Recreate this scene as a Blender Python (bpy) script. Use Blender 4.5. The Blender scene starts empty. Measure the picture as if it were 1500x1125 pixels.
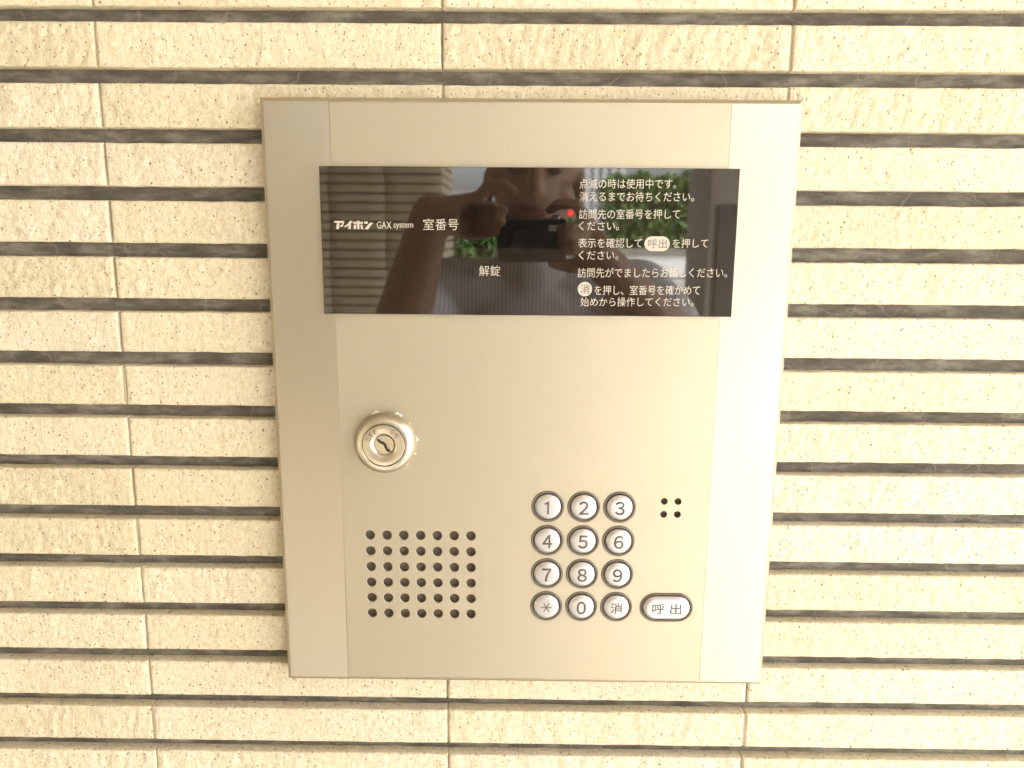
import bpy, bmesh, math, random
import numpy as np
from mathutils import Vector, Matrix, noise
R = math.radians
random.seed(7)
np.random.seed(7)
sc = bpy.context.scene
col = sc.collection

# ------------------------------------------------------------------ camera, sky, sun, exposure
ZC = 1.35                                   # height of the panel centre above the ground
cam_d = bpy.data.cameras.new('camera')
cam = bpy.data.objects.new('camera', cam_d)
col.objects.link(cam)
_p, _r, _y = 0.186641, 0.007633, -0.008298  # pitch down, roll, yaw
fwd = Vector((math.sin(_y) * math.cos(_p), math.cos(_y) * math.cos(_p), -math.sin(_p)))
rt = Vector((math.cos(_y), -math.sin(_y), 0))
up = rt.cross(fwd)
rt2 = math.cos(_r) * rt + math.sin(_r) * up
up2 = -math.sin(_r) * rt + math.cos(_r) * up
m = Matrix((rt2, up2, -fwd)).transposed().to_4x4()
m.translation = Vector((-0.00626, -0.54394, ZC + 0.11867))
cam.matrix_world = m
cam_d.sensor_width = 36
cam_d.lens = 1150 / 1500 * 36
cam_d.clip_start = 0.003
cam_d.clip_end = 500
sc.camera = cam

SUN_EL, SUN_AZ = 42, 116                     # azimuth: degrees right of straight out from the wall
w = bpy.data.worlds.new('World')
sc.world = w
w.use_nodes = True
nt = w.node_tree
bg = nt.nodes['Background']
sky = nt.nodes.new('ShaderNodeTexSky')
sky.sky_type = 'NISHITA'
sky.sun_disc = False
sky.sun_elevation = R(SUN_EL)
sky.sun_rotation = R(180 - SUN_AZ)
sky.air_density = 1.0
sky.dust_density = 6.0
sky.ozone_density = 1.0
hs = nt.nodes.new('ShaderNodeHueSaturation')
hs.inputs['Saturation'].default_value = 0.22     # a white overcast sky
nt.links.new(sky.outputs[0], hs.inputs['Color'])
nt.links.new(hs.outputs[0], bg.inputs['Color'])
bg.inputs['Strength'].default_value = 0.15
sd = bpy.data.lights.new('sun', 'SUN')
sd.energy = 2.0
sd.angle = R(12)
sd.color = (1.0, 0.955, 0.885)
sun = bpy.data.objects.new('sun', sd)
col.objects.link(sun)
sdir = Vector((math.sin(R(SUN_AZ)) * math.cos(R(SUN_EL)), -math.cos(R(SUN_AZ)) * math.cos(R(SUN_EL)), math.sin(R(SUN_EL))))
sun.rotation_euler = sdir.to_track_quat('Z', 'Y').to_euler()
sun.location = (3, -5, 6)

sc.view_settings.view_transform = 'Standard'
sc.view_settings.look = 'None'
sc.view_settings.gamma = 1
sc.view_settings.use_curve_mapping = False
sc.view_settings.exposure = 3.72
sc.cycles.use_denoising = True
sc.cycles.max_bounces = 10
sc.cycles.diffuse_bounces = 6
sc.cycles.glossy_bounces = 5
sc.cycles.sample_clamp_indirect = 8

# ------------------------------------------------------------------ helpers
def mat(name, color=(.5, .5, .5), rough=.6, metal=0.0, **kw):
    m = bpy.data.materials.new(name)
    m.use_nodes = True
    b = m.node_tree.nodes['Principled BSDF']
    b.inputs['Base Color'].default_value = (*color, 1)
    b.inputs['Roughness'].default_value = rough
    b.inputs['Metallic'].default_value = metal
    for k, v in kw.items():
        b.inputs[k].default_value = v
    return m

class NG:
    """small node-graph helper"""
    def __init__(s, m):
        s.nt = m.node_tree
        s.b = s.nt.nodes['Principled BSDF']
    def n(s, t, **kw):
        x = s.nt.nodes.new('ShaderNode' + t)
        for k, v in kw.items():
            if k.startswith('i_'):
                x.inputs[k[2:].replace('_', ' ')].default_value = v
            else:
                setattr(x, k, v)
        return x
    def l(s, a, b):
        s.nt.links.new(a, b)
    def pos(s, scale=(1, 1, 1)):
        g = s.n('NewGeometry')
        mp = s.n('Mapping')
        mp.inputs['Scale'].default_value = scale
        s.l(g.outputs['Position'], mp.inputs['Vector'])
        return mp.outputs[0]
    def noise(s, vec, scale, detail=3, rough=.55, dist=0):
        x = s.n('TexNoise')
        x.inputs['Scale'].default_value = scale
        x.inputs['Detail'].default_value = detail
        x.inputs['Roughness'].default_value = rough
        x.inputs['Distortion'].default_value = dist
        s.l(vec, x.inputs['Vector'])
        return x.outputs['Fac']
    def ramp(s, fac, stops, interp='LINEAR'):
        x = s.n('ValToRGB')
        x.color_ramp.interpolation = interp
        e = x.color_ramp.elements
        while len(e) < len(stops):
            e.new(.5)
        for q, (p, c) in zip(e, stops):
            q.position = p
            q.color = (*c, 1) if len(c) == 3 else c
        s.l(fac, x.inputs[0])
        return x.outputs[0]
    def mix(s, fac, a, b, mode='MIX'):
        x = s.n('Mix', data_type='RGBA', blend_type=mode)
        for v, i in ((fac, 0), (a, 6), (b, 7)):
            if hasattr(v, 'is_output'):
                s.l(v, x.inputs[i])
            elif i == 0:
                x.inputs[0].default_value = v
            else:
                x.inputs[i].default_value = (*v, 1)
        return x.outputs[2]
    def math(s, op, a, b=0.0):
        x = s.n('Math', operation=op)
        for v, i in ((a, 0), (b, 1)):
            if hasattr(v, 'is_output'):
                s.l(v, x.inputs[i])
            else:
                x.inputs[i].default_value = v
        return x.outputs[0]
    def bump(s, h, strength, dist):
        x = s.n('Bump')
        x.inputs['Strength'].default_value = strength
        x.inputs['Distance'].default_value = dist
        s.l(h, x.inputs['Height'])
        return x

def link(name, me, material, parent=None, loc=None):
    me.name = name
    o = bpy.data.objects.new(name, me)
    col.objects.link(o)
    if material is not None:
        me.materials.clear()
        for mm in (material if isinstance(material, (list, tuple)) else [material]):
            me.materials.append(mm)
    if parent:
        o.parent = parent
    if loc:
        o.location = loc
    return o

def obj(name, bm, material, parent=None, loc=None, smooth=False):
    me = bpy.data.meshes.new(name)
    bm.normal_update()
    bm.to_mesh(me)
    bm.free()
    if smooth:
        for p in me.polygons:
            p.use_smooth = True
        if smooth is not True:
            me.set_sharp_from_angle(angle=R(smooth))
    return link(name, me, material, parent, loc)

def empty(name, loc=(0, 0, 0)):
    o = bpy.data.objects.new(name, None)
    o.empty_display_size = .05
    col.objects.link(o)
    o.location = loc
    return o

def tag(o, label=None, cat=None, group=None, kind=None):
    for k, v in (('label', label), ('category', cat), ('group', group), ('kind', kind)):
        if v:
            o[k] = v
    return o

def add_box(bm, x0, x1, y0, y1, z0, z1, bevel=0):
    r = bmesh.ops.create_cube(bm, size=1)
    vs = r['verts']
    for v in vs:
        v.co = Vector((x0 + (v.co.x + .5) * (x1 - x0), y0 + (v.co.y + .5) * (y1 - y0), z0 + (v.co.z + .5) * (z1 - z0)))
    if bevel:
        es = list({e for v in vs for e in v.link_edges})
        bmesh.ops.bevel(bm, geom=es, offset=bevel, segments=2, affect='EDGES', profile=.5)

def box(name, material, parent, *a, **kw):
    bm = bmesh.new()
    add_box(bm, *a, **kw)
    return obj(name, bm, material, parent)

def lathe(bm, prof, n=64, half=0.0, cx=0.0, cz=0.0):
    """revolve (radius, outward depth) about the axis pointing out of the wall (-Y); half > 0 makes a stadium"""
    rings = []
    for r, d in prof:
        if r <= 1e-7 and half == 0:
            rings.append([bm.verts.new((cx, -d, cz))])
            continue
        ring = []
        for i in range(n):
            a = 2 * math.pi * (i + .5) / n
            c, s = math.cos(a), math.sin(a)
            ring.append(bm.verts.new((cx + r * c + (half if c > 0 else -half), -d, cz + r * s)))
        rings.append(ring)
    for A, B in zip(rings, rings[1:]):
        if len(A) == 1 and len(B) == 1:
            continue
        for i in range(n):
            j = (i + 1) % n
            if len(B) == 1:
                bm.faces.new((A[i], A[j], B[0]))
            elif len(A) == 1:
                bm.faces.new((A[0], B[j], B[i]))
            else:
                bm.faces.new((A[i], A[j], B[j], B[i]))
    if len(rings[-1]) > 1 and half > 0:
        bm.faces.new(rings[-1])
    bmesh.ops.recalc_face_normals(bm, faces=bm.faces)

def circle_pts(x, z, r, n=32):
    return [(x + r * math.cos(2 * math.pi * i / n), z + r * math.sin(2 * math.pi * i / n)) for i in range(n)]

def stadium_pts(x, z, r, half, n=48):
    out = []
    for i in range(n):
        a = 2 * math.pi * (i + .5) / n
        out.append((x + r * math.cos(a) + (half if math.cos(a) > 0 else -half), z + r * math.sin(a)))
    return out

def rect_pts(x0, x1, z0, z1):
    return [(x0, z0), (x1, z0), (x1, z1), (x0, z1)]

def stand_up(me, y):
    """a mesh lying in XY stands up against the wall plane at depth y, facing -Y"""
    for v in me.vertices:
        a, b, c = v.co
        v.co = (a, y - c, b)

def add_uv(me):
    uv = me.uv_layers.new(name='plane')
    co = np.empty(len(me.vertices) * 3); me.vertices.foreach_get('co', co); co = co.reshape(-1, 3)
    li = np.empty(len(me.loops), dtype=np.int32); me.loops.foreach_get('vertex_index', li)
    uv.data.foreach_set('uv', co[li][:, [0, 2]].ravel())

def plate(name, loops, y_front, thick, material, parent, bevel=0.0002):
    """flat plate with real holes: outlines in x,z, front face at y_front"""
    cu = bpy.data.curves.new(name, 'CURVE')
    cu.dimensions = '2D'
    cu.fill_mode = 'BOTH'
    for pts in loops:
        sp = cu.splines.new('POLY')
        sp.points.add(len(pts) - 1)
        for q, (x, z) in zip(sp.points, pts):
            q.co = (x, z, 0, 1)
        sp.use_cyclic_u = True
    cu.extrude = thick / 2 - bevel
    cu.bevel_depth = bevel
    cu.bevel_resolution = 1
    cu.offset = -bevel
    t = bpy.data.objects.new('tmp', cu)
    col.objects.link(t)
    dg = bpy.context.evaluated_depsgraph_get()
    me = bpy.data.meshes.new_from_object(t.evaluated_get(dg))
    bpy.data.objects.remove(t)
    bpy.data.curves.remove(cu)
    stand_up(me, y_front + thick / 2)
    add_uv(me)
    return link(name, me, material, parent)

def text(name, body, x0, x1, z0, z1, y, material, parent, bold=0.0, tilt=0.0, rot=0.0, shear=0.0, extrude=0.00004):
    cu = bpy.data.curves.new(name, 'FONT')
    cu.body = body
    cu.size = 1
    cu.offset = bold
    cu.resolution_u = 5
    t = bpy.data.objects.new('tmp', cu)
    col.objects.link(t)
    dg = bpy.context.evaluated_depsgraph_get()
    me = bpy.data.meshes.new_from_object(t.evaluated_get(dg))
    bpy.data.objects.remove(t)
    bpy.data.curves.remove(cu)
    co = np.array([v.co[:] for v in me.vertices])
    lo, hi = co.min(0), co.max(0)
    u = (co[:, 0] - lo[0]) / (hi[0] - lo[0])
    v = (co[:, 1] - lo[1]) / (hi[1] - lo[1])
    X = x0 + u * (x1 - x0) + shear * (v - .5) * (z1 - z0)
    Z = z0 + v * (z1 - z0) + tilt * (u - .5)
    if rot:
        mx, mz = (x0 + x1) / 2, (z0 + z1) / 2
        c, s = math.cos(rot), math.sin(rot)
        X, Z = mx + c * (X - mx) - s * (Z - mz), mz + s * (X - mx) + c * (Z - mz)
    for vv, a, b in zip(me.vertices, X, Z):
        vv.co = (a, y - extrude, b)
    bm = bmesh.new(); bm.from_mesh(me)
    g = bmesh.ops.extrude_face_region(bm, geom=bm.faces[:])
    for e in g['geom']:
        if isinstance(e, bmesh.types.BMVert):
            e.co.y = y
    bmesh.ops.recalc_face_normals(bm, faces=bm.faces)
    bm.to_mesh(me); bm.free()
    return link(name, me, material, parent)

def strokes(name, polys, y, material, parent, extrude=0.00004):
    bm = bmesh.new()
    for pts in polys:
        a = [bm.verts.new((x, y - extrude, z)) for x, z in pts]
        b = [bm.verts.new((x, y, z)) for x, z in pts]
        bm.faces.new(a)
        for i in range(len(a)):
            j = (i + 1) % len(a)
            bm.faces.new((a[i], a[j], b[j], b[i]))
    bmesh.ops.recalc_face_normals(bm, faces=bm.faces)
    return obj(name, bm, material, parent)

# ------------------------------------------------------------------ materials
def tile_material(name):
    m = mat(name, rough=.62)
    g = NG(m)
    v = g.pos()
    big = g.noise(v, 9, 3)
    med = g.noise(v, 120, 4, .6)
    base = g.ramp(big, [(.3, (.435, .385, .27)), (.7, (.505, .455, .335))])
    base = g.mix(g.ramp(med, [(.38, (0, 0, 0)), (.72, (1, 1, 1))]), base, (.50, .44, .315))
    fine = g.noise(g.pos((1, 1, .75)), 300, 4, .7)
    base = g.mix(g.ramp(fine, [(.33, (.55, .55, .55)), (.52, (0, 0, 0))]), base, (.34, .275, .155))
    base = g.mix(g.ramp(fine, [(.55, (0, 0, 0)), (.72, (.6, .6, .6))]), base, (.60, .54, .41))
    # brownish blotches
    blot = g.ramp(g.noise(g.pos((1, 1, .7)), 70, 4, .62, .6), [(.60, (0, 0, 0)), (.74, (.55, .55, .55))])
    base = g.mix(blot, base, (.36, .275, .15))
    tone = g.n('Attribute', attribute_name='tile_tone')
    base = g.mix(1.0, base, g.ramp(tone.outputs['Fac'], [(0, (.90, .885, .85)), (.5, (1, .99, .98)), (1, (1.0, 1.0, 1.06))]), 'MULTIPLY')
    # dark iron specks of two sizes
    for sc_, r0, r1, keep, c in ((330, .13, .25, .62, (.10, .078, .045)), (150, .08, .145, .66, (.06, .05, .035)), (520, .12, .27, .5, (.25, .18, .09))):
        vo = g.n('TexVoronoi')
        vo.inputs['Scale'].default_value = sc_
        dv = g.mix(.012, v, v)
        g.l(g.pos((1, .6, .85)), vo.inputs['Vector'])
        spot = g.ramp(vo.outputs['Distance'], [(r0, (1, 1, 1)), (r1, (0, 0, 0))])
        sep = g.n('SeparateColor'); g.l(vo.outputs['Color'], sep.inputs[0])
        k = g.math('GREATER_THAN', sep.outputs[0], keep)
        base = g.mix(g.math('MULTIPLY', g.math('MULTIPLY', spot, k), .78), base, c)
    g.l(base, g.b.inputs['Base Color'])
    h = g.math('ADD', g.math('MULTIPLY', g.noise(g.pos((1, 1, .7)), 330, 4, .65), 1.0), g.math('MULTIPLY', g.noise(v, 900, 2), .25))
    b = g.bump(h, .75, .0016)
    g.l(b.outputs[0], g.b.inputs['Normal'])
    g.b.inputs['Specular IOR Level'].default_value = .35
    return m

M = {}
M['tile'] = tile_material('glazed cream tile')
mm_ = mat('grey mortar', rough=.85); g = NG(mm_)
v = g.pos()
veins = g.n('TexVoronoi', feature='DISTANCE_TO_EDGE'); veins.inputs['Scale'].default_value = 9
warp = g.n('Mapping'); warp.inputs['Scale'].default_value = (1, 1, 1.6)
nz = g.n('TexNoise'); nz.inputs['Scale'].default_value = 30; g.l(v, nz.inputs['Vector'])
vadd = g.n('VectorMath', operation='MULTIPLY_ADD'); g.l(nz.outputs['Color'], vadd.inputs[0]); vadd.inputs[1].default_value = (.05, .05, .05); g.l(v, vadd.inputs[2])
g.l(vadd.outputs[0], veins.inputs['Vector'])
c = g.ramp(g.noise(g.pos((1, 1, 3)), 40, 5, .65), [(.3, (.055, .046, .033)), (.5, (.11, .095, .072)), (.70, (.22, .20, .16))])
c = g.mix(g.ramp(veins.outputs['Distance'], [(.0, (.4, .4, .4)), (.006, (0, 0, 0))]), c, (.27, .25, .21))
streak = g.ramp(g.noise(g.pos((1, 1, 5)), 16, 4, .6), [(.62, (0, 0, 0)), (.75, (.6, .6, .6))])
c = g.mix(streak, c, (.22, .20, .165))
g.l(c, g.b.inputs['Base Color'])
g.l(g.bump(g.noise(g.pos((1, 1, 2)), 120, 5, .65), .7, .002).outputs[0], g.b.inputs['Normal'])
M['mortar'] = mm_

M['grout'] = mat('tan grout', (.30, .245, .16), .85)
def brushed(name, color, rough, aniso, rot, along_x):
    m = mat(name, color, rough, 1.0, Anisotropic=aniso)
    m.node_tree.nodes['Principled BSDF'].inputs['Anisotropic Rotation'].default_value = rot
    g = NG(m)
    t = g.n('Tangent', direction_type='UV_MAP', uv_map='plane')
    g.l(t.outputs[0], g.b.inputs['Tangent'])
    s = (3, 1, 900) if along_x else (900, 1, 3)
    nn = g.noise(g.pos(s), 1.0, 4, .6)
    cl = g.noise(g.pos(), 11, 4, .55)
    bc = g.mix(g.ramp(nn, [(.3, (0, 0, 0)), (.7, (1, 1, 1))]), tuple(x * .985 for x in color), tuple(min(1, x * 1.012) for x in color))
    bc = g.mix(g.ramp(cl, [(.62, (0, 0, 0)), (.8, (.35, .35, .35))]), bc, tuple(x * .93 for x in color))
    # faint handling marks
    sm = g.n('TexVoronoi'); sm.inputs['Scale'].default_value = 70
    g.l(g.pos((1, 1, .6)), sm.inputs['Vector'])
    sp = g.n('SeparateColor'); g.l(sm.outputs['Color'], sp.inputs[0])
    dot = g.math('MULTIPLY', g.ramp(sm.outputs['Distance'], [(.03, (1, 1, 1)), (.11, (0, 0, 0))]), g.math('GREATER_THAN', sp.outputs[1], .93))
    bc = g.mix(g.math('MULTIPLY', dot, .22), bc, (.35, .28, .2))
    g.l(bc, g.b.inputs['Base Color'])
    g.l(g.math('ADD', g.math('MULTIPLY', cl, .10), rough - .05), g.b.inputs['Roughness'])
    return m
M['face'] = brushed('satin steel face', (.395, .355, .270), .60, .15, .25, True)
M['trim'] = brushed('satin steel trim', (.375, .338, .268), .38, .5, 0, False)
M['frame'] = mat('steel edge', (.42, .375, .29), .38, 1.0)
M['lock'] = mat('satin nickel', (.52, .475, .38), .30, 1.0)
M['acrylic'] = mat('smoked acrylic', (.014, .010, .007), .028, 0, IOR=1.85)
M['acrylic_edge'] = mat('acrylic edge', (.03, .025, .02), .2)
M['lcd'] = mat('dark window', (.004, .0035, .003), .015, 0, IOR=1.85)
M['print'] = mat('cream printing', (.36, .325, .265), .35)
M['ink'] = mat('grey ink', (.06, .051, .048), .5)
M['dark'] = mat('engraving', (.05, .04, .03), .6)
M['cloth'] = mat('speaker mesh', (.17, .135, .10), .8)
M['gasket'] = mat('key gasket', (.10, .082, .06), .45)
M['key'] = mat('silver key', (.435, .415, .398), .34, .7)
M['silicone'] = mat('sealant', (.58, .55, .48), .5)
led = mat('lit red lamp', (.04, .002, .002), .3)
g = NG(led)
tc = g.n('TexCoord'); ln = g.n('VectorMath', operation='LENGTH'); g.l(tc.outputs['Object'], ln.inputs[0])
em = g.ramp(g.math('DIVIDE', ln.outputs['Value'], .0031), [(0, (1, .055, .035)), (.3, (.85, .02, .012)), (.6, (.25, .005, .004)), (.92, (.01, .0005, .0005))])
g.l(em, g.b.inputs['Emission Color']); g.b.inputs['Emission Strength'].default_value = .11
M['led'] = led

# ------------------------------------------------------------------ tiled wall
PITCH, TW, TH, RECESS = 0.03788, 0.22743, 0.0283, 0.0092
TOP0, JX0 = ZC + 0.25389, -0.28558          # top edge of a row, x of a vertical joint

def noise_grid(X, Z, sx, sz, seed):
    out = np.zeros(X.shape)
    f = out.ravel()
    xs, zs = (X / sx).ravel(), (Z / sz).ravel()
    for i in range(len(f)):
        f[i] = noise.noise(Vector((xs[i], seed, zs[i])))
    return out

class Tiles:
    def __init__(s):
        s.v, s.f, s.t = [], [], []
    def tile(s, x0, x1, z0, z1, step, depth, seed):
        """one split-faced tile: real relief on the front, rounded arrises, sides running back to the mortar"""
        W, H = x1 - x0, z1 - z0
        e = [0, .0004, .001, .0019]
        if step > .02:
            e = [0, .0015]
        def line(L):
            n = max(1, int((L - 2 * e[-1]) / step))
            return np.array(e + [e[-1] + (L - 2 * e[-1]) * i / n for i in range(1, n)] + [L - q for q in reversed(e)])
        us, vs = line(W), line(H)
        U, V = np.meshgrid(us, vs)
        X, Z = x0 + U, z0 + V
        ru, rv = .0022, .0013
        du, dv = np.minimum(U, W - U), np.minimum(V, H - V)
        cu = np.where(du < ru, ru - np.sqrt(np.maximum(0, ru ** 2 - (ru - du) ** 2)), 0)
        cv = np.where(dv < rv, rv - np.sqrt(np.maximum(0, rv ** 2 - (rv - dv) ** 2)), 0)
        Y = depth + np.maximum(cu, cv)
        if step < .02:
            fade = np.clip(np.minimum(du / .004, dv / .003), 0.15, 1)
            amp = .35 + .9 * ((seed * 7.31) % 1)
            big = noise_grid(X + .3 * Z, Z, .014, .026, seed)
            med = noise_grid(X - .2 * Z, Z, .0045, .0065, seed + 9)
            Y = Y - fade * amp * (.0010 * big + .0008 * med)
            Z = Z + np.where(dv < .0021, 1, 0) * .00035 * noise_grid(X, Z * 0, .012, 1, seed + 5 + 3 * (V > H / 2).mean())
            X = X + np.where(du < .0021, 1, 0) * .0004 * noise_grid(X * 0, Z, 1, .010, seed + 7)
        b0 = len(s.v)
        nu, nv = len(us), len(vs)
        s.v += list(zip(X.ravel(), Y.ravel(), Z.ravel()))
        nf0 = len(s.f)
        for j in range(nv - 1):
            for i in range(nu - 1):
                a = b0 + j * nu + i
                s.f.append((a, a + 1, a + nu + 1, a + nu))
        per = [b0 + i for i in range(nu)] + [b0 + j * nu + nu - 1 for j in range(1, nv)] + \
              [b0 + (nv - 1) * nu + i for i in range(nu - 2, -1, -1)] + [b0 + j * nu for j in range(nv - 2, 0, -1)]
        b1 = len(s.v)
        s.v += [(s.v[q][0], RECESS + .004, s.v[q][2]) for q in per]
        n = len(per)
        for k in range(n):
            k2 = (k + 1) % n
            s.f.append((per[k2], per[k], b1 + k, b1 + k2))
        s.t += [((seed * 3.77) % 1)] * (len(s.f) - nf0)
    def build(s, name, material, parent):
        me = bpy.data.meshes.new(name)
        me.from_pydata(s.v, [], s.f)
        me.polygons.foreach_set('use_smooth', [True] * len(me.polygons))
        me.set_sharp_from_angle(angle=R(50))
        at = me.attributes.new('tile_tone', 'FLOAT', 'FACE')
        at.data.foreach_set('value', s.t)
        return link(name, me, material, parent)

wall = tag(empty('tiled_wall', (0, 0, 0)), 'entrance wall of long cream split-faced tiles with deep dark grey horizontal joints', 'wall')
T = Tiles()
GAPX = .0009
for r in range(-25, 42):
    zt = TOP0 - r * PITCH
    zb = zt - TH
    if zb < 0 or zt > 2.6:
        continue
    for c in range(-7, 8):
        x0 = JX0 + c * TW
        rr = random.Random(r * 100 + c)
        near = -.75 < x0 + TW / 2 < .75 and .92 < zt < 1.82
        inside = x0 > -.16 and x0 + TW < .16 and ZC - .19 < zb and zt < ZC + .19
        j = rr.uniform(-.0002, .0003)
        tl = rr.uniform(-.0003, .0003)
        T.tile(x0 + GAPX / 2 + j, x0 + TW - GAPX / 2 + rr.uniform(-.0004, .0003), zb + tl, zt + tl,
               (.0015 if near and not inside else .03), rr.uniform(-.0003, .0003), rr.uniform(0, 90))
T.build('tile_facing', M['tile'], wall)
bm = bmesh.new()
add_box(bm, JX0 - 7 * TW, JX0 + 8 * TW, RECESS, .20, 0, 2.6)
obj('mortar_backing', bm, M['mortar'], wall)
bm = bmesh.new()                                                   # pale grout squeezed between the tile ends
rg = random.Random(2)
for r in range(-8, 20):
    zt = TOP0 - r * PITCH
    for c in range(-3, 5):
        x = JX0 + c * TW
        add_box(bm, x - .0009, x + .0009, rg.uniform(.0006, .0034), RECESS + .001, zt - TH + .0006, zt - .0006)
obj('joint_grout', bm, M['grout'], wall)

# ------------------------------------------------------------------ intercom panel
PW, PH = .350, .4111
panel = empty('intercom_panel', (0, 0, ZC))
tag(panel, 'satin steel entrance intercom with black display window, keypad, key switch and speaker holes', 'intercom')
hx, hz = PW / 2, PH / 2
CH = .0026
# hollow frame: sides, chamfered edge, narrow lip
bm = bmesh.new()
rings = []
for ins, y in ((0, .004), (0, -.0126), (CH, -.0150), (CH + .0004, -.0150), (CH + .0004, -.010)):
    rings.append([bm.verts.new(p) for p in ((-hx + ins, y, -hz + ins), (hx - ins, y, -hz + ins), (hx - ins, y, hz - ins), (-hx + ins, y, hz - ins))])
for A, B in zip(rings, rings[1:]):
    for i in range(4):
        j = (i + 1) % 4
        bm.faces.new((A[i], A[j], B[j], B[i]))
bmesh.ops.recalc_face_normals(bm, faces=bm.faces)
fr = obj('frame_edge', bm, M['frame'], panel)
FY = -.0150
ix, iz = hx - CH - .0004, hz - CH - .0004
SL, SR = -.1300, .1290
plate('side_trim', [rect_pts(-ix, SL, -iz, iz)], FY, .0015, M['trim'], panel, .0001)
plate('side_trim', [rect_pts(SR, ix, -iz, iz)], FY, .0015, M['trim'], panel, .0001)

KX, KZ = (.0153, .0406, .0659), (-.0690, -.0942, -.1194, -.1445)
HR = .01145
LX, LZ = -.0981, -.0230
loops = [rect_pts(SL, SR, -iz, iz)]
for z in KZ:
    for x in KX:
        loops.append(circle_pts(x, z, HR, 56))
PX, PZ, PHALF, PR = .1021, -.1446, .0080, .01105
loops.append(stadium_pts(PX, PZ, PR, PHALF, 64))
spk = [(-.1110 + i * .01196, -.0917 - j * .01197) for j in range(6) for i in range(7)]
mic = [(x, z) for x in (.0971, .1068) for z in (-.0644, -.0740)]
for x, z in spk:
    loops.append(circle_pts(x, z, .00345, 28))
for x, z in mic:
    loops.append(circle_pts(x, z, .00235, 24))
plate('faceplate', loops, FY, .0018, M['face'], panel, .00032)
box('speaker_mesh', M['cloth'], panel, -.121, -.030, -.0100, -.0080, -.160, -.083)
box('microphone_mesh', M['cloth'], panel, .0915, .1125, -.0105, -.0085, -.080, -.0585)

# display window
DX0, DX1, DZ0, DZ1 = -.1374, .1361, .0662, .1624
bm = bmesh.new()
add_box(bm, DX0, DX1, -.0172, -.0151, DZ0, DZ1, bevel=.00025)
disp = obj('display_window', bm, M['acrylic'], panel)
GY = -.01722
bm = bmesh.new(); add_box(bm, -.0455, .0238, GY - .00002, GY + .0002, .1105, .1387)
obj('number_display', bm, M['lcd'], disp)
PRT = M['print']
def line(body, x0, x1, z0, z1, tilt=0, name='instruction_text', bold=.0):
    return text(name, body, x0 / 1000, x1 / 1000, z0 / 1000, z1 / 1000, GY, PRT, disp, bold, tilt / 1000)
line('点滅の時は使用中です。', 32.3, 95.2, 149.4, 155.6, .4)
line('消えるまでお待ちください。', 32.5, 107.2, 141.2, 147.5, .5)
line('訪問先の室番号を押して', 32.4, 98.6, 130.0, 136.4, .5)
line('ください。', 32.5, 58.9, 122.6, 128.3, .2)
line('表示を確認して', 32.4, 74.4, 111.3, 117.6, .3)
line('を押して', 94.5, 118.0, 111.7, 117.7, .2)
line('ください。', 32.9, 59.1, 103.5, 109.3, .2)
line('訪問先がでましたらお話しください。', 32.4, 131.6, 92.0, 98.5, .8)
line('を押し、室番号を確かめて', 43.9, 114.1, 80.5, 86.9, .6)
line('始めから操作してください。', 34.8, 110.3, 72.8, 78.9, .6)
line('室番号', -69.9, -46.7, 121.9, 129.4, .2, 'room_number_text')
line('解錠', -33.1, -19.0, 92.1, 99.1, .1, 'unlock_text')
line('GAX', -100.5, -90.9, 122.7, 127.3, 0, 'system_name', .004)
line('system', -89.5, -76.5, 122.1, 126.6, 0, 'system_name', .004)
# white pill and disc with the words knocked out in dark
bm = bmesh.new(); lathe(bm, [(.0048, 0), (.0048, .00003), (0.00001, .00003)], 40, half=.0035)
obj('call_symbol', bm, PRT, disp, (.08435, GY, .1142))
text('call_symbol_text', '呼出', .0783, .0908, .1113, .1172, GY - .00004, M['ink'], disp, .0)
bm = bmesh.new(); lathe(bm, [(.0048, 0), (.0048, .00003), (0, .00003)], 40)
obj('cancel_symbol', bm, PRT, disp, (.0375, GY, .0841))
text('cancel_symbol_text', '消', .0345, .0406, .0810, .0872, GY - .00004, M['ink'], disp, .0)
# maker's lettering, heavy slanted katakana drawn as strokes (pixel sketch units, 11.54 units per photo pixel)
def LG(pts):
    return [(-.1289 + (x - 58) * (.0261 / (728 - 58)), .1222 + (220 - y) * (.0052 / (220 - 92))) for x, y in pts]
logo = [[(58, 92), (242, 92), (232, 122), (72, 122)], [(205, 122), (232, 122), (205, 184), (165, 184), (172, 160), (190, 160)], [(112, 130), (160, 130), (146, 220), (96, 220)],
        [(330, 92), (384, 92), (345, 140), (270, 186), (222, 186), (290, 140)], [(308, 162), (352, 132), (346, 220), (298, 220)],
        [(388, 102), (556, 102), (553, 136), (385, 136)], [(452, 86), (494, 86), (494, 102), (452, 102)], [(452, 136), (494, 136), (494, 220), (452, 220)],
        [(404, 150), (440, 150), (432, 220), (390, 220)], [(508, 150), (542, 150), (556, 220), (516, 220)],
        [(572, 97), (634, 97), (630, 134), (576, 134)], [(670, 116), (728, 116), (640, 220), (578, 220)]]
strokes('maker_lettering', [LG(p) for p in logo], GY, PRT, disp)
# indicator lamps
bm = bmesh.new(); lathe(bm, [(.0031, 0), (.0031, .00003), (.002, .00003), (0, .00003)], 32)
obj('red_lamp', bm, M['led'], disp, (.0268, GY, .1334))
for x, z in ((.0268, .1518), (.0267, .1140), (.0264, .0955), (-.0384, .0954)):
    bm = bmesh.new(); add_box(bm, x - .0027, x + .0027, GY - .00004, GY + .0002, z - .0027, z + .0027)
    obj('unlit_lamp', bm, M['lcd'], disp)

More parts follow.
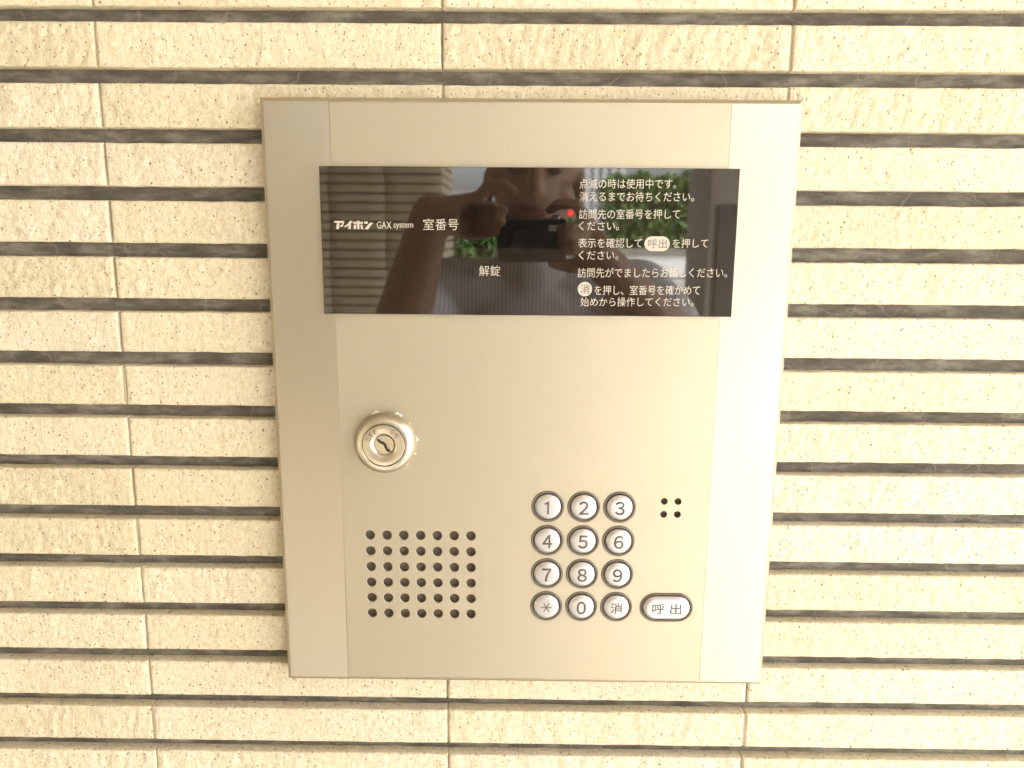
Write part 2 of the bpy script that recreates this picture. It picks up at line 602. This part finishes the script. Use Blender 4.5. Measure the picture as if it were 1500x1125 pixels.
# key switch
bm = bmesh.new()
lathe(bm, [(.0214, -.001), (.0214, .0030), (.0212, .0046), (.0206, .0060), (.0197, .0074), (.0188, .0086), (.0180, .0094), (.0172, .0098),
           (.01515, .0099), (.0150, .0097), (.0150, .0060)], 96)
lock = obj('key_switch', bm, M['lock'], panel, (LX, FY, LZ), smooth=35)
bm = bmesh.new()
lathe(bm, [(.0145, .0050), (.0145, .0094), (.01435, .0097), (.0141, .0098), (.0090, .0094), (.0080, .0090), (.0074, .0080), (.0071, .0078), (.0071, .0050)], 96)
obj('switch_dial', bm, M['lock'], lock, smooth=35)
slot_c = [(-3.3, 3.4), (-3.0, 2.2), (-2.0, 1.4), (-.6, 1.15), (.4, .5), (.9, -.6), (1.1, -1.8), (1.7, -3.0), (2.6, -3.5), (3.6, -3.4)]
def ribbon(c, wd):
    L, Rr = [], []
    for i, (x, z) in enumerate(c):
        a = c[max(0, i - 1)]; b = c[min(len(c) - 1, i + 1)]
        dx, dz = b[0] - a[0], b[1] - a[1]
        n = math.hypot(dx, dz)
        k = wd * (1.15 if i in (0, len(c) - 1) else 1)
        L.append(((x - dz / n * k) / 1000, (z + dx / n * k) / 1000))
        Rr.append(((x + dz / n * k) / 1000, (z - dx / n * k) / 1000))
    return L + Rr[::-1]
pl = plate('key_plug', [circle_pts(0, 0, .00665, 48), ribbon([(x * 1.15, z * 1.15) for x, z in slot_c], .92)], -.0080, .0030, M['lock'], lock, .00003)
box('key_slot', M['dark'], lock, -.0055, .0055, -.0052, -.0046, -.0055, .0055)
for body, ang, rr in (('OFF', 139, .0111), ('ON', 48, .0113)):
    for k, ch in enumerate(body):
        a = R(ang - (k - (len(body) - 1) / 2) * 18.5)
        x, z = rr * math.cos(a), rr * math.sin(a)
        text('dial_letter', ch, x - .0011, x + .0011, z - .0016, z + .0016, -.00975, M['dark'], lock, .0, rot=a - math.pi / 2)
bm = bmesh.new()
rs = random.Random(4)
for ang, dr, s_ in ((112, .3, 1.3), (107, 1.0, .8), (103, .4, .9), (68, .6, 1.1), (62, .3, 1.3), (72, .2, .7), (5, .5, 1.0), (10, .2, .7), (-22, .5, .8), (-48, .3, .7), (-70, .4, .9), (-62, .2, .6), (95, .15, .6), (40, .2, .6)):
    a = R(ang); rad = .0214 + dr / 1000
    r_ = bmesh.ops.create_icosphere(bm, subdivisions=2, radius=1)
    ph = rs.uniform(0, 6)
    for v in r_['verts']:
        k = 1 + .45 * noise.noise(v.co * 1.6 + Vector((ph, ang, 0)))
        v.co = Vector((rad * math.cos(a), -.0004, rad * math.sin(a))) + Vector((v.co.x * .0011 * s_ * k, v.co.y * .0007 * k, v.co.z * .0008 * s_ * k))
obj('sealant_bead', bm, M['silicone'], lock, smooth=True)

# keypad
def make_key(kx, kz, half, legend, R0, lab):
    s = R0 / .01145
    bm = bmesh.new()
    prof = [(.0091, .0006), (.00905, .0009), (.0087, .0013), (.0080, .0019), (.0073, .00235), (.0068, .00255), (.0063, .00262)]
    n = 72
    prof = [(.0091, -.004)] + prof + [(.003, .00262)]
    if half == 0:
        prof.append((0, .00262))
    lathe(bm, [(r * s, d) for r, d in prof], n, half=half)
    k = obj('call_key' if half else 'number_key', bm, M['key'], panel, (kx, FY, kz), smooth=25)
    k['label'] = lab
    bm = bmesh.new()
    lathe(bm, [(.01150 * s, -.0012), (.01150 * s, -.0001), (.0113 * s, .00035), (.0108 * s, .0006), (.0102 * s, .0004), (.0097 * s, -.0003), (.0093 * s, -.0018), (.0092 * s, -.004)], n, half=half)
    obj('key_gasket', bm, M['gasket'], k, smooth=40)
    y = -.00264
    if legend == '1':
        strokes('key_legend', [[(x / 1000, z / 1000) for x, z in ((-.55, -4.8), (.85, -4.8), (.85, 4.6), (-.05, 4.6), (-2.5, 3.2), (-2.05, 1.9), (-.55, 2.7))]], y, M['ink'], k)
    elif legend == '*':
        st = []
        for a in (0, 60, 120):
            c, q = math.cos(R(a)), math.sin(R(a)); L_, w_ = .0040 if a == 0 else .0039, .00036
            st.append([(c * u - q * v_, q * u + c * v_) for u, v_ in ((-L_, -w_), (L_, -w_), (L_, w_), (-L_, w_))])
        for i, p in enumerate(st):
            strokes('key_legend', [p], y - .000004 * i, M['ink'], k)
    else:
        dims = {'消': (.0043, .0041, .014), '呼 出': (.0106, .0040, .014)}.get(legend, (.0034, .0049, .012 if legend == '4' else .018))
        body = legend if legend in ('消', '呼 出') else chr(0xFF10 + int(legend))
        text('key_legend', body, -dims[0], dims[0], -dims[1], dims[1], y, M['ink'], k, dims[2])
    return k
names = ['1', '2', '3', '4', '5', '6', '7', '8', '9', '*', '0', '消']
for i, ch in enumerate(names):
    lab = {'*': 'round silver key marked with an asterisk', '消': 'round silver key marked with a kanji, right of the zero key'}.get(ch, 'round silver key marked %s' % ch)
    make_key(KX[i % 3], KZ[i // 3], 0, ch, HR, lab)
make_key(PX, PZ, PHALF, '呼 出', PR, 'wide pill-shaped call key marked with two kanji')

# ------------------------------------------------------------------ the covered entrance behind the photographer (seen in the glass and steel; roof and side wall unseen, shaping the light)
pav = mat('concrete paving', rough=.8); g = NG(pav)
g.l(g.ramp(g.noise(g.pos(), 3, 6, .6), [(.3, (.28, .265, .235)), (.7, (.36, .34, .305))]), g.b.inputs['Base Color'])
bm = bmesh.new(); bmesh.ops.create_grid(bm, x_segments=2, y_segments=2, size=200)
tag(obj('ground', bm, pav), kind='structure')
plaster = mat('white plaster soffit', (.50, .45, .37), .8)
bm = bmesh.new(); add_box(bm, -4, 1.95, -2.95, .20, 2.601, 2.80)  # unseen roof, its edges set to keep sky and sun off the wall
tag(obj('unseen_porch_roof', bm, plaster), 'unseen flat plastered porch roof, shaped to shade the entrance', 'roof')
bm = bmesh.new(); add_box(bm, -1.90, -1.72, -2.74, -.012, 0, 2.6)  # unseen wall, added to cut the light from the left
tag(obj('added_side_wall', bm, plaster), 'unseen plain plastered side wall, added to darken the left of the porch', 'wall')
pier = tag(empty('tiled_pier', (0, 0, 0)), 'free-standing pier of cream tiles facing the intercom wall', 'wall')
T2 = Tiles()
for r in range(68):
    z0 = .01 + r * PITCH
    for c in range(11):
        x1 = -c * TW
        T2.tile(x1 - TW + .001, x1 - .001, z0, z0 + TH, .05, 0, 0)
T2.v = [(-.329 - (-x) , -2.75 - y, z) for x, y, z in T2.v]
T2.f = [tuple(reversed(f)) for f in T2.f]
T2.build('tile_facing', M['tile'], pier)
T3 = Tiles()
for r in range(68):
    z0 = .01 + r * PITCH
    for c in range(2):
        T3.tile(c * .26 + .001, c * .26 + .258, z0, z0 + TH, .05, 0, 0)
T3.v = [(-.321 - y, -2.755 - x, z) for x, y, z in T3.v]
T3.build('end_tiles', M['tile'], pier)
bm = bmesh.new(); add_box(bm, -2.86, -.334, -3.27, -2.762, 0, 2.6)
obj('mortar_backing', bm, M['mortar'], pier)
conc = mat('grey render', rough=.7); g = NG(conc)
g.l(g.ramp(g.noise(g.pos((1, 1, .3)), 5, 5, .6), [(.3, (.16, .145, .12)), (.7, (.24, .22, .185))]), g.b.inputs['Base Color'])
pil = tag(empty('porch_pillar', (.845, -2.95, 0)), 'grey rendered porch pillar right of the photographer', 'pillar')
bm = bmesh.new(); add_box(bm, -.089, .09, -.2, .2, 0, 2.6, .008)
obj('shaft', bm, conc, pil)
bm = bmesh.new(); add_box(bm, -.05, .085, .2, .212, .6, 1.60, .003)
obj('dark_panel', bm, mat('dark panel', (.05, .045, .04), .35), pil)

white = mat('white block wall', rough=.8); g = NG(white)
g.l(g.ramp(g.noise(g.pos(), 4, 5, .6), [(.3, (.62, .62, .60)), (.7, (.75, .75, .73))]), g.b.inputs['Base Color'])
rw = tag(empty('retaining_wall', (0, -6, 0)), 'white rendered retaining wall across the lane', 'wall')
bm = bmesh.new(); add_box(bm, -5, 6, -.2, 0, 0, 1.33)
obj('wall_body', bm, white, rw)
bm = bmesh.new(); add_box(bm, -5, 6, -.23, .02, 1.331, 1.37)
obj('coping', bm, conc, rw)
bm = bmesh.new(); add_box(bm, 1.44, 1.47, .001, .03, .3, 1.14); add_box(bm, .2, 3, .031, .045, 1.13, 1.145)
obj('drain_pipe', bm, mat('dark pipe', (.06, .06, .06), .5), rw)

leafm = mat('hedge leaves', rough=.55); g = NG(leafm)
g.l(g.ramp(g.noise(g.pos(), 6, 4), [(.3, (.035, .08, .014)), (.55, (.08, .16, .025)), (.75, (.14, .25, .04))]), g.b.inputs['Base Color'])
twig = mat('twigs', (.06, .045, .03), .8)
def hedge(name, label, x0, x1, y0, y1, z0, z1, n, seed):
    rr = random.Random(seed)
    root = tag(empty(name, ((x0 + x1) / 2, (y0 + y1) / 2, z0)), label, 'hedge')
    o = root.location
    bm = bmesh.new()
    for i in range(n):
        x = rr.uniform(x0, x1); t = rr.random()
        top = z1 + .09 * noise.noise(Vector((x * 2.2, seed, 0))) + .04 * noise.noise(Vector((x * 9, seed, 3)))
        y = y1 - abs(rr.gauss(0, .10)) if rr.random() < .7 else rr.uniform(y0, y1)
        z = z0 + (top - z0) * (rr.random() if rr.random() < .7 else 1 - .12 * rr.random())
        p = Vector((x, y, z)) - o
        d = Vector((rr.gauss(0, 1), rr.gauss(.5, 1), rr.gauss(.5, 1))).normalized()
        a = d.orthogonal().normalized()
        a = Matrix.Rotation(rr.uniform(0, 6.28), 3, d) @ a
        b = d.cross(a)
        s = rr.uniform(.018, .036)
        vs = [bm.verts.new(p + q) for q in (a * s * 1.5, b * s * .7 + d * .006, -a * s * 1.3, -b * s * .7 + d * .006)]
        bm.faces.new(vs)
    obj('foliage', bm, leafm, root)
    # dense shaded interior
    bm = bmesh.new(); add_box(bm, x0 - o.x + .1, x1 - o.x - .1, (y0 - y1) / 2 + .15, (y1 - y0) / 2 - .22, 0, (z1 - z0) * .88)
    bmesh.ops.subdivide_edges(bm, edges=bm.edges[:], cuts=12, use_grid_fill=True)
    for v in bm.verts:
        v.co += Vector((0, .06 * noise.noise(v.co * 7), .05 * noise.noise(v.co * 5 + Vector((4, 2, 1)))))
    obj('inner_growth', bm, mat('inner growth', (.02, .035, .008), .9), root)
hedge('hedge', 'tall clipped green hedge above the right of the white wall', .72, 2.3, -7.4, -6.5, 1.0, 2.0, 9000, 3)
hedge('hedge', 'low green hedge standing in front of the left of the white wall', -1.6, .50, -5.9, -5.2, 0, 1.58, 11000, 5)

siding = mat('ribbed white siding', (.42, .43, .44), .5)
shed = tag(empty('shed', (.72, -9.4, 0)), 'white shed with vertical ribbed siding beyond the hedge', 'shed')
bm = bmesh.new(); add_box(bm, -.9, .56, -.5, 0, 0, 2.7)
for i in range(14):
    add_box(bm, -.88 + i * .105, -.83 + i * .105, .001, .03, 0, 2.7)
obj('wall', bm, siding, shed)
bm = bmesh.new(); add_box(bm, -1.0, .66, -.6, .12, 2.701, 2.76)
obj('roof', bm, conc, shed)
house = tag(empty('house', (-2.2, -12.5, 0)), 'low grey-roofed house with pale wall beyond the low hedge', 'house')
bm = bmesh.new(); add_box(bm, -2.5, 2.3, -4, 0, 0, 1.99)
obj('wall', bm, white, house)
bm = bmesh.new()
vs = [bm.verts.new(p) for p in ((-2.7, .3, 1.991), (2.5, .3, 1.991), (2.5, .3, 2.03), (-2.7, .3, 2.03), (-2.7, -2, 2.30), (2.5, -2, 2.30), (2.5, -4.3, 2.03), (-2.7, -4.3, 2.03), (-2.7, -4.3, 1.991), (2.5, -4.3, 1.991))]
for f in ((0, 1, 2, 3), (3, 2, 5, 4), (4, 5, 6, 7), (7, 6, 9, 8), (0, 8, 9, 1), (1, 9, 6, 5, 2), (0, 3, 4, 7, 8)):
    bm.faces.new([vs[i] for i in f])
obj('roof', bm, mat('grey roof tiles', (.10, .105, .11), .6), house)
bm = bmesh.new(); add_box(bm, .6, 1.5, .001, .03, 1.0, 1.8)
obj('window', bm, mat('window glass', (.05, .06, .07), .1), house)

# ------------------------------------------------------------------ the photographer, seen in the display window
def capsule(bm, a, b, ra, rb, n=14):
    a, b = Vector(a), Vector(b)
    d = (b - a)
    L = d.length
    q = d.to_track_quat('Z', 'Y').to_matrix()
    prof = []
    for i in range(6):
        t = -math.pi / 2 + i * math.pi / 10
        prof.append((ra * math.cos(t) if i else 0, ra * math.sin(t)))
    for i in range(6):
        t = i * math.pi / 10
        prof.append((rb * math.cos(t) if i < 5 else 0, L + rb * math.sin(t)))
    rings = []
    for r, z in prof:
        if r == 0:
            rings.append([bm.verts.new(a + q @ Vector((0, 0, z)))])
        else:
            rings.append([bm.verts.new(a + q @ Vector((r * math.cos(2 * math.pi * k / n), r * math.sin(2 * math.pi * k / n), z))) for k in range(n)])
    for A, B in zip(rings, rings[1:]):
        for k in range(n):
            j = (k + 1) % n
            if len(A) == 1:
                bm.faces.new((A[0], B[j], B[k]))
            elif len(B) == 1:
                bm.faces.new((A[k], A[j], B[0]))
            else:
                bm.faces.new((A[k], A[j], B[j], B[k]))
def ell(bm, c, r, rx=0.0):
    s = bmesh.ops.create_uvsphere(bm, u_segments=20, v_segments=14, radius=1)
    mx = Matrix.Translation(c) @ Matrix.Rotation(rx, 4, 'X') @ Matrix.Diagonal((*r, 1))
    bmesh.ops.transform(bm, matrix=mx, verts=s['verts'])
def fuse(name, bm, voxel, material, parent, smooth_it=6):
    """weld overlapping volumes into one continuous skin"""
    me = bpy.data.meshes.new(name)
    bmesh.ops.recalc_face_normals(bm, faces=bm.faces)
    bm.to_mesh(me); bm.free()
    t = bpy.data.objects.new('tmp', me); col.objects.link(t)
    rm = t.modifiers.new('r', 'REMESH'); rm.mode = 'VOXEL'; rm.voxel_size = voxel; rm.use_smooth_shade = True
    sm = t.modifiers.new('s', 'SMOOTH'); sm.factor = .5; sm.iterations = smooth_it
    dg = bpy.context.evaluated_depsgraph_get()
    out = bpy.data.meshes.new_from_object(t.evaluated_get(dg))
    bpy.data.objects.remove(t); bpy.data.meshes.remove(me)
    return link(name, out, material, parent)

skin = mat('skin', (.26, .14, .085), .5)
person = empty('person', (0, 0, 0))
tag(person, 'person in a grey striped shirt raising a small camera with both hands', 'person')
HX, HY = .018, -.875
SHL, SHR = Vector((-.175, -.92, 1.365)), Vector((.21, -.92, 1.365))
ELL, ELR = Vector((-.215, -.690, 1.235)), Vector((.275, -.690, 1.262))
WRL, WRR = Vector((-.130, -.605, 1.497)), Vector((.112, -.602, 1.432))
def torso(bm, k=0.0):
    ell(bm, (HX, -.93, 1.25), (.165 + k, .105 + k, .17 + k))
    ell(bm, (HX, -.935, 1.08), (.150 + k, .105 + k, .17 + k))
    ell(bm, (HX, -.94, .93), (.160 + k, .110 + k, .12 + k))
    capsule(bm, SHL, SHR, .056 + k, .056 + k)
    capsule(bm, (HX, -.93, 1.30), (HX, -.915, 1.40), .09 + k, .062 + k)
bm = bmesh.new()
torso(bm)
capsule(bm, (HX, -.925, 1.36), (HX, -.89, 1.50), .058, .055)
ell(bm, (HX, HY - .01, 1.598), (.077, .096, .092))                 # cranium
ell(bm, (HX, HY + .022, 1.530), (.062, .072, .078), R(8))           # face and jaw
ell(bm, (HX, HY + .055, 1.474), (.030, .026, .020))                # chin
for s in (-1, 1):
    ell(bm, (HX + s * .040, HY + .050, 1.535), (.026, .026, .028)) # cheeks
    ell(bm, (HX + s * .079, HY - .005, 1.552), (.010, .022, .033)) # ears
    ell(bm, (HX + s * .033, HY + .078, 1.590), (.024, .012, .010)) # brows
capsule(bm, (HX, HY + .084, 1.580), (HX, HY + .104, 1.540), .009, .014)
ell(bm, (HX, HY + .082, 1.506), (.027, .013, .008))
ell(bm, (HX, HY + .080, 1.496), (.024, .013, .009))
for S, E, Wp in ((SHL, ELL, WRL), (SHR, ELR, WRR)):
    capsule(bm, S, E, .052, .044)
    capsule(bm, E, E.lerp(Wp, .3), .043, .045)
    capsule(bm, E.lerp(Wp, .3), Wp, .045, .028)
# hands: flat palm, four bent fingers of unequal length, thumb from the side of the palm
CX, CZ = .010, 1.4625                                             # camera body centre
def hand(bm, wrist, side):
    k0 = Vector((CX + side * .072, -.590, CZ + (.032 if side < 0 else .008)))             # knuckle line centre
    palm_c = wrist.lerp(k0, .5)
    capsule(bm, wrist, palm_c, .026, .027)
    for i, (dz, L) in enumerate(((.024, .92), (.008, 1.0), (-.008, .95), (-.022, .78))):
        kn = k0 + Vector((0, 0, dz))
        capsule(bm, palm_c + Vector((0, 0, dz * .5)), kn, .017, .0105)
        if i == 0:                                                 # index lies along the camera's top
            p1 = kn + Vector((-side * .012, .010, .016)); p2 = p1 + Vector((-side * .022, .004, .002)); p3 = p2 + Vector((-side * .014, .0, -.010))
        else:                                                      # the others close round the end and front of the body
            p1 = kn + Vector((-side * .006, .022, .002)) * L; p2 = p1 + Vector((-side * .016, .012, 0)) * L; p3 = p2 + Vector((-side * .013, -.001, -.002)) * L
        capsule(bm, kn, p1, .0100, .0092); capsule(bm, p1, p2, .0092, .0083); capsule(bm, p2, p3, .0083, .0072)
    t0 = palm_c + Vector((-side * .004, -.012, -.018)); t1 = t0 + Vector((-side * .026, -.010, -.006)); t2 = t1 + Vector((-side * .026, .006, .004))
    capsule(bm, t0, t1, .014, .0115); capsule(bm, t1, t2, .0112, .0092)
hand(bm, WRL, -1)
hand(bm, WRR, 1)
for s in (-1, 1):                                                  # legs and feet
    capsule(bm, (HX + s * .085, -.94, .88), (HX + s * .095, -.93, .48), .085, .056)
    capsule(bm, (HX + s * .095, -.93, .48), (HX + s * .10, -.955, .09), .055, .036)
    capsule(bm, (HX + s * .10, -.965, .045), (HX + s * .11, -.80, .035), .038, .030)
fuse('body', bm, .0045, skin, person, 5)
shirt = mat('striped shirt', rough=.85); g = NG(shirt)
wv = g.n('TexWave', wave_type='BANDS', bands_direction='X'); wv.inputs['Scale'].default_value = 48; wv.inputs['Distortion'].default_value = 1.2; wv.inputs['Detail Scale'].default_value = .6
g.l(g.pos(), wv.inputs['Vector'])
g.l(g.ramp(wv.outputs['Fac'], [(.3, (.50, .50, .52)), (.8, (.27, .27, .30))]), g.b.inputs['Base Color'])
bm = bmesh.new()
torso(bm, .010)
for S, E in ((SHL, ELL), (SHR, ELR)):
    capsule(bm, S, S.lerp(E, .42), .062, .064)
so = fuse('shirt', bm, .007, shirt, person, 4)
bm = bmesh.new(); bm.from_mesh(so.data)                            # open neckline
bmesh.ops.bisect_plane(bm, geom=bm.verts[:] + bm.edges[:] + bm.faces[:], plane_co=(HX, -.90, 1.437), plane_no=(0, .25, .97), clear_outer=True)
bm.to_mesh(so.data); bm.free()
bm = bmesh.new()
for s in (-1, 1):
    capsule(bm, (HX + s * .085, -.94, .90), (HX + s * .095, -.93, .48), .100, .075)
    capsule(bm, (HX + s * .095, -.93, .48), (HX + s * .10, -.955, .12), .075, .066)
ell(bm, (HX, -.94, .90), (.168, .118, .09))
fuse('trousers', bm, .008, mat('dark trousers', (.04, .045, .06), .85), person, 4)
bm = bmesh.new()
for s in (-1, 1):
    capsule(bm, (HX + s * .10, -.97, .050), (HX + s * .112, -.79, .040), .050, .040)
fuse('shoes', bm, .007, mat('dark shoes', (.03, .028, .026), .5), person, 3)
bm = bmesh.new()
ell(bm, (HX, HY - .022, 1.612), (.084, .098, .088))
ell(bm, (HX, HY - .055, 1.555), (.074, .062, .075))
fuse('hair', bm, .006, mat('black hair', (.012, .010, .009), .45), person, 3)
for s in (-1, 1):
    bm = bmesh.new()
    ell(bm, (HX + s * .032, HY + .074, 1.573), (.013, .010, .0075))
    obj('eye', bm, mat('eye', (.10, .07, .05), .2), person, smooth=True)
bm = bmesh.new()
ell(bm, (HX, HY + .094, 1.504), (.021, .004, .0045)); ell(bm, (HX, HY + .092, 1.496), (.018, .004, .0050))
obj('lips', bm, mat('lips', (.34, .13, .11), .4), person, smooth=True)

pc = empty('digital_camera', (CX, -.5665, CZ))
pc.rotation_euler = (-_p, 0, 0)
tag(pc, 'small black compact camera held up in both hands', 'camera')
blk = mat('black camera body', (.012, .012, .013), .35)
bm = bmesh.new(); add_box(bm, -.047, .047, -.012, .006, -.029, .029, .005); cb = obj('camera_body', bm, blk, pc, smooth=40)
bm = bmesh.new()
lathe(bm, [(.022, -.008), (.022, -.002), (.0185, -.0015), (.0185, .003), (.016, .0035), (.012, .002), (0, .0012)], 40)
bmesh.ops.rotate(bm, verts=bm.verts, cent=(0, 0, 0), matrix=Matrix.Rotation(math.pi, 3, 'Z'))
obj('lens', bm, mat('lens barrel', (.03, .03, .032), .25), pc, (-.012, .006, 0), smooth=40)
bm = bmesh.new(); add_box(bm, .022, .038, .0061, .0075, .014, .022, .0006); obj('flash', bm, mat('flash window', (.6, .6, .6), .1), pc)
bm = bmesh.new(); bmesh.ops.create_cone(bm, cap_ends=True, segments=24, radius1=.006, radius2=.006, depth=.004); obj('shutter_button', bm, mat('button metal', (.5, .5, .5), .3, 1.0), pc, (.032, -.003, .0312))
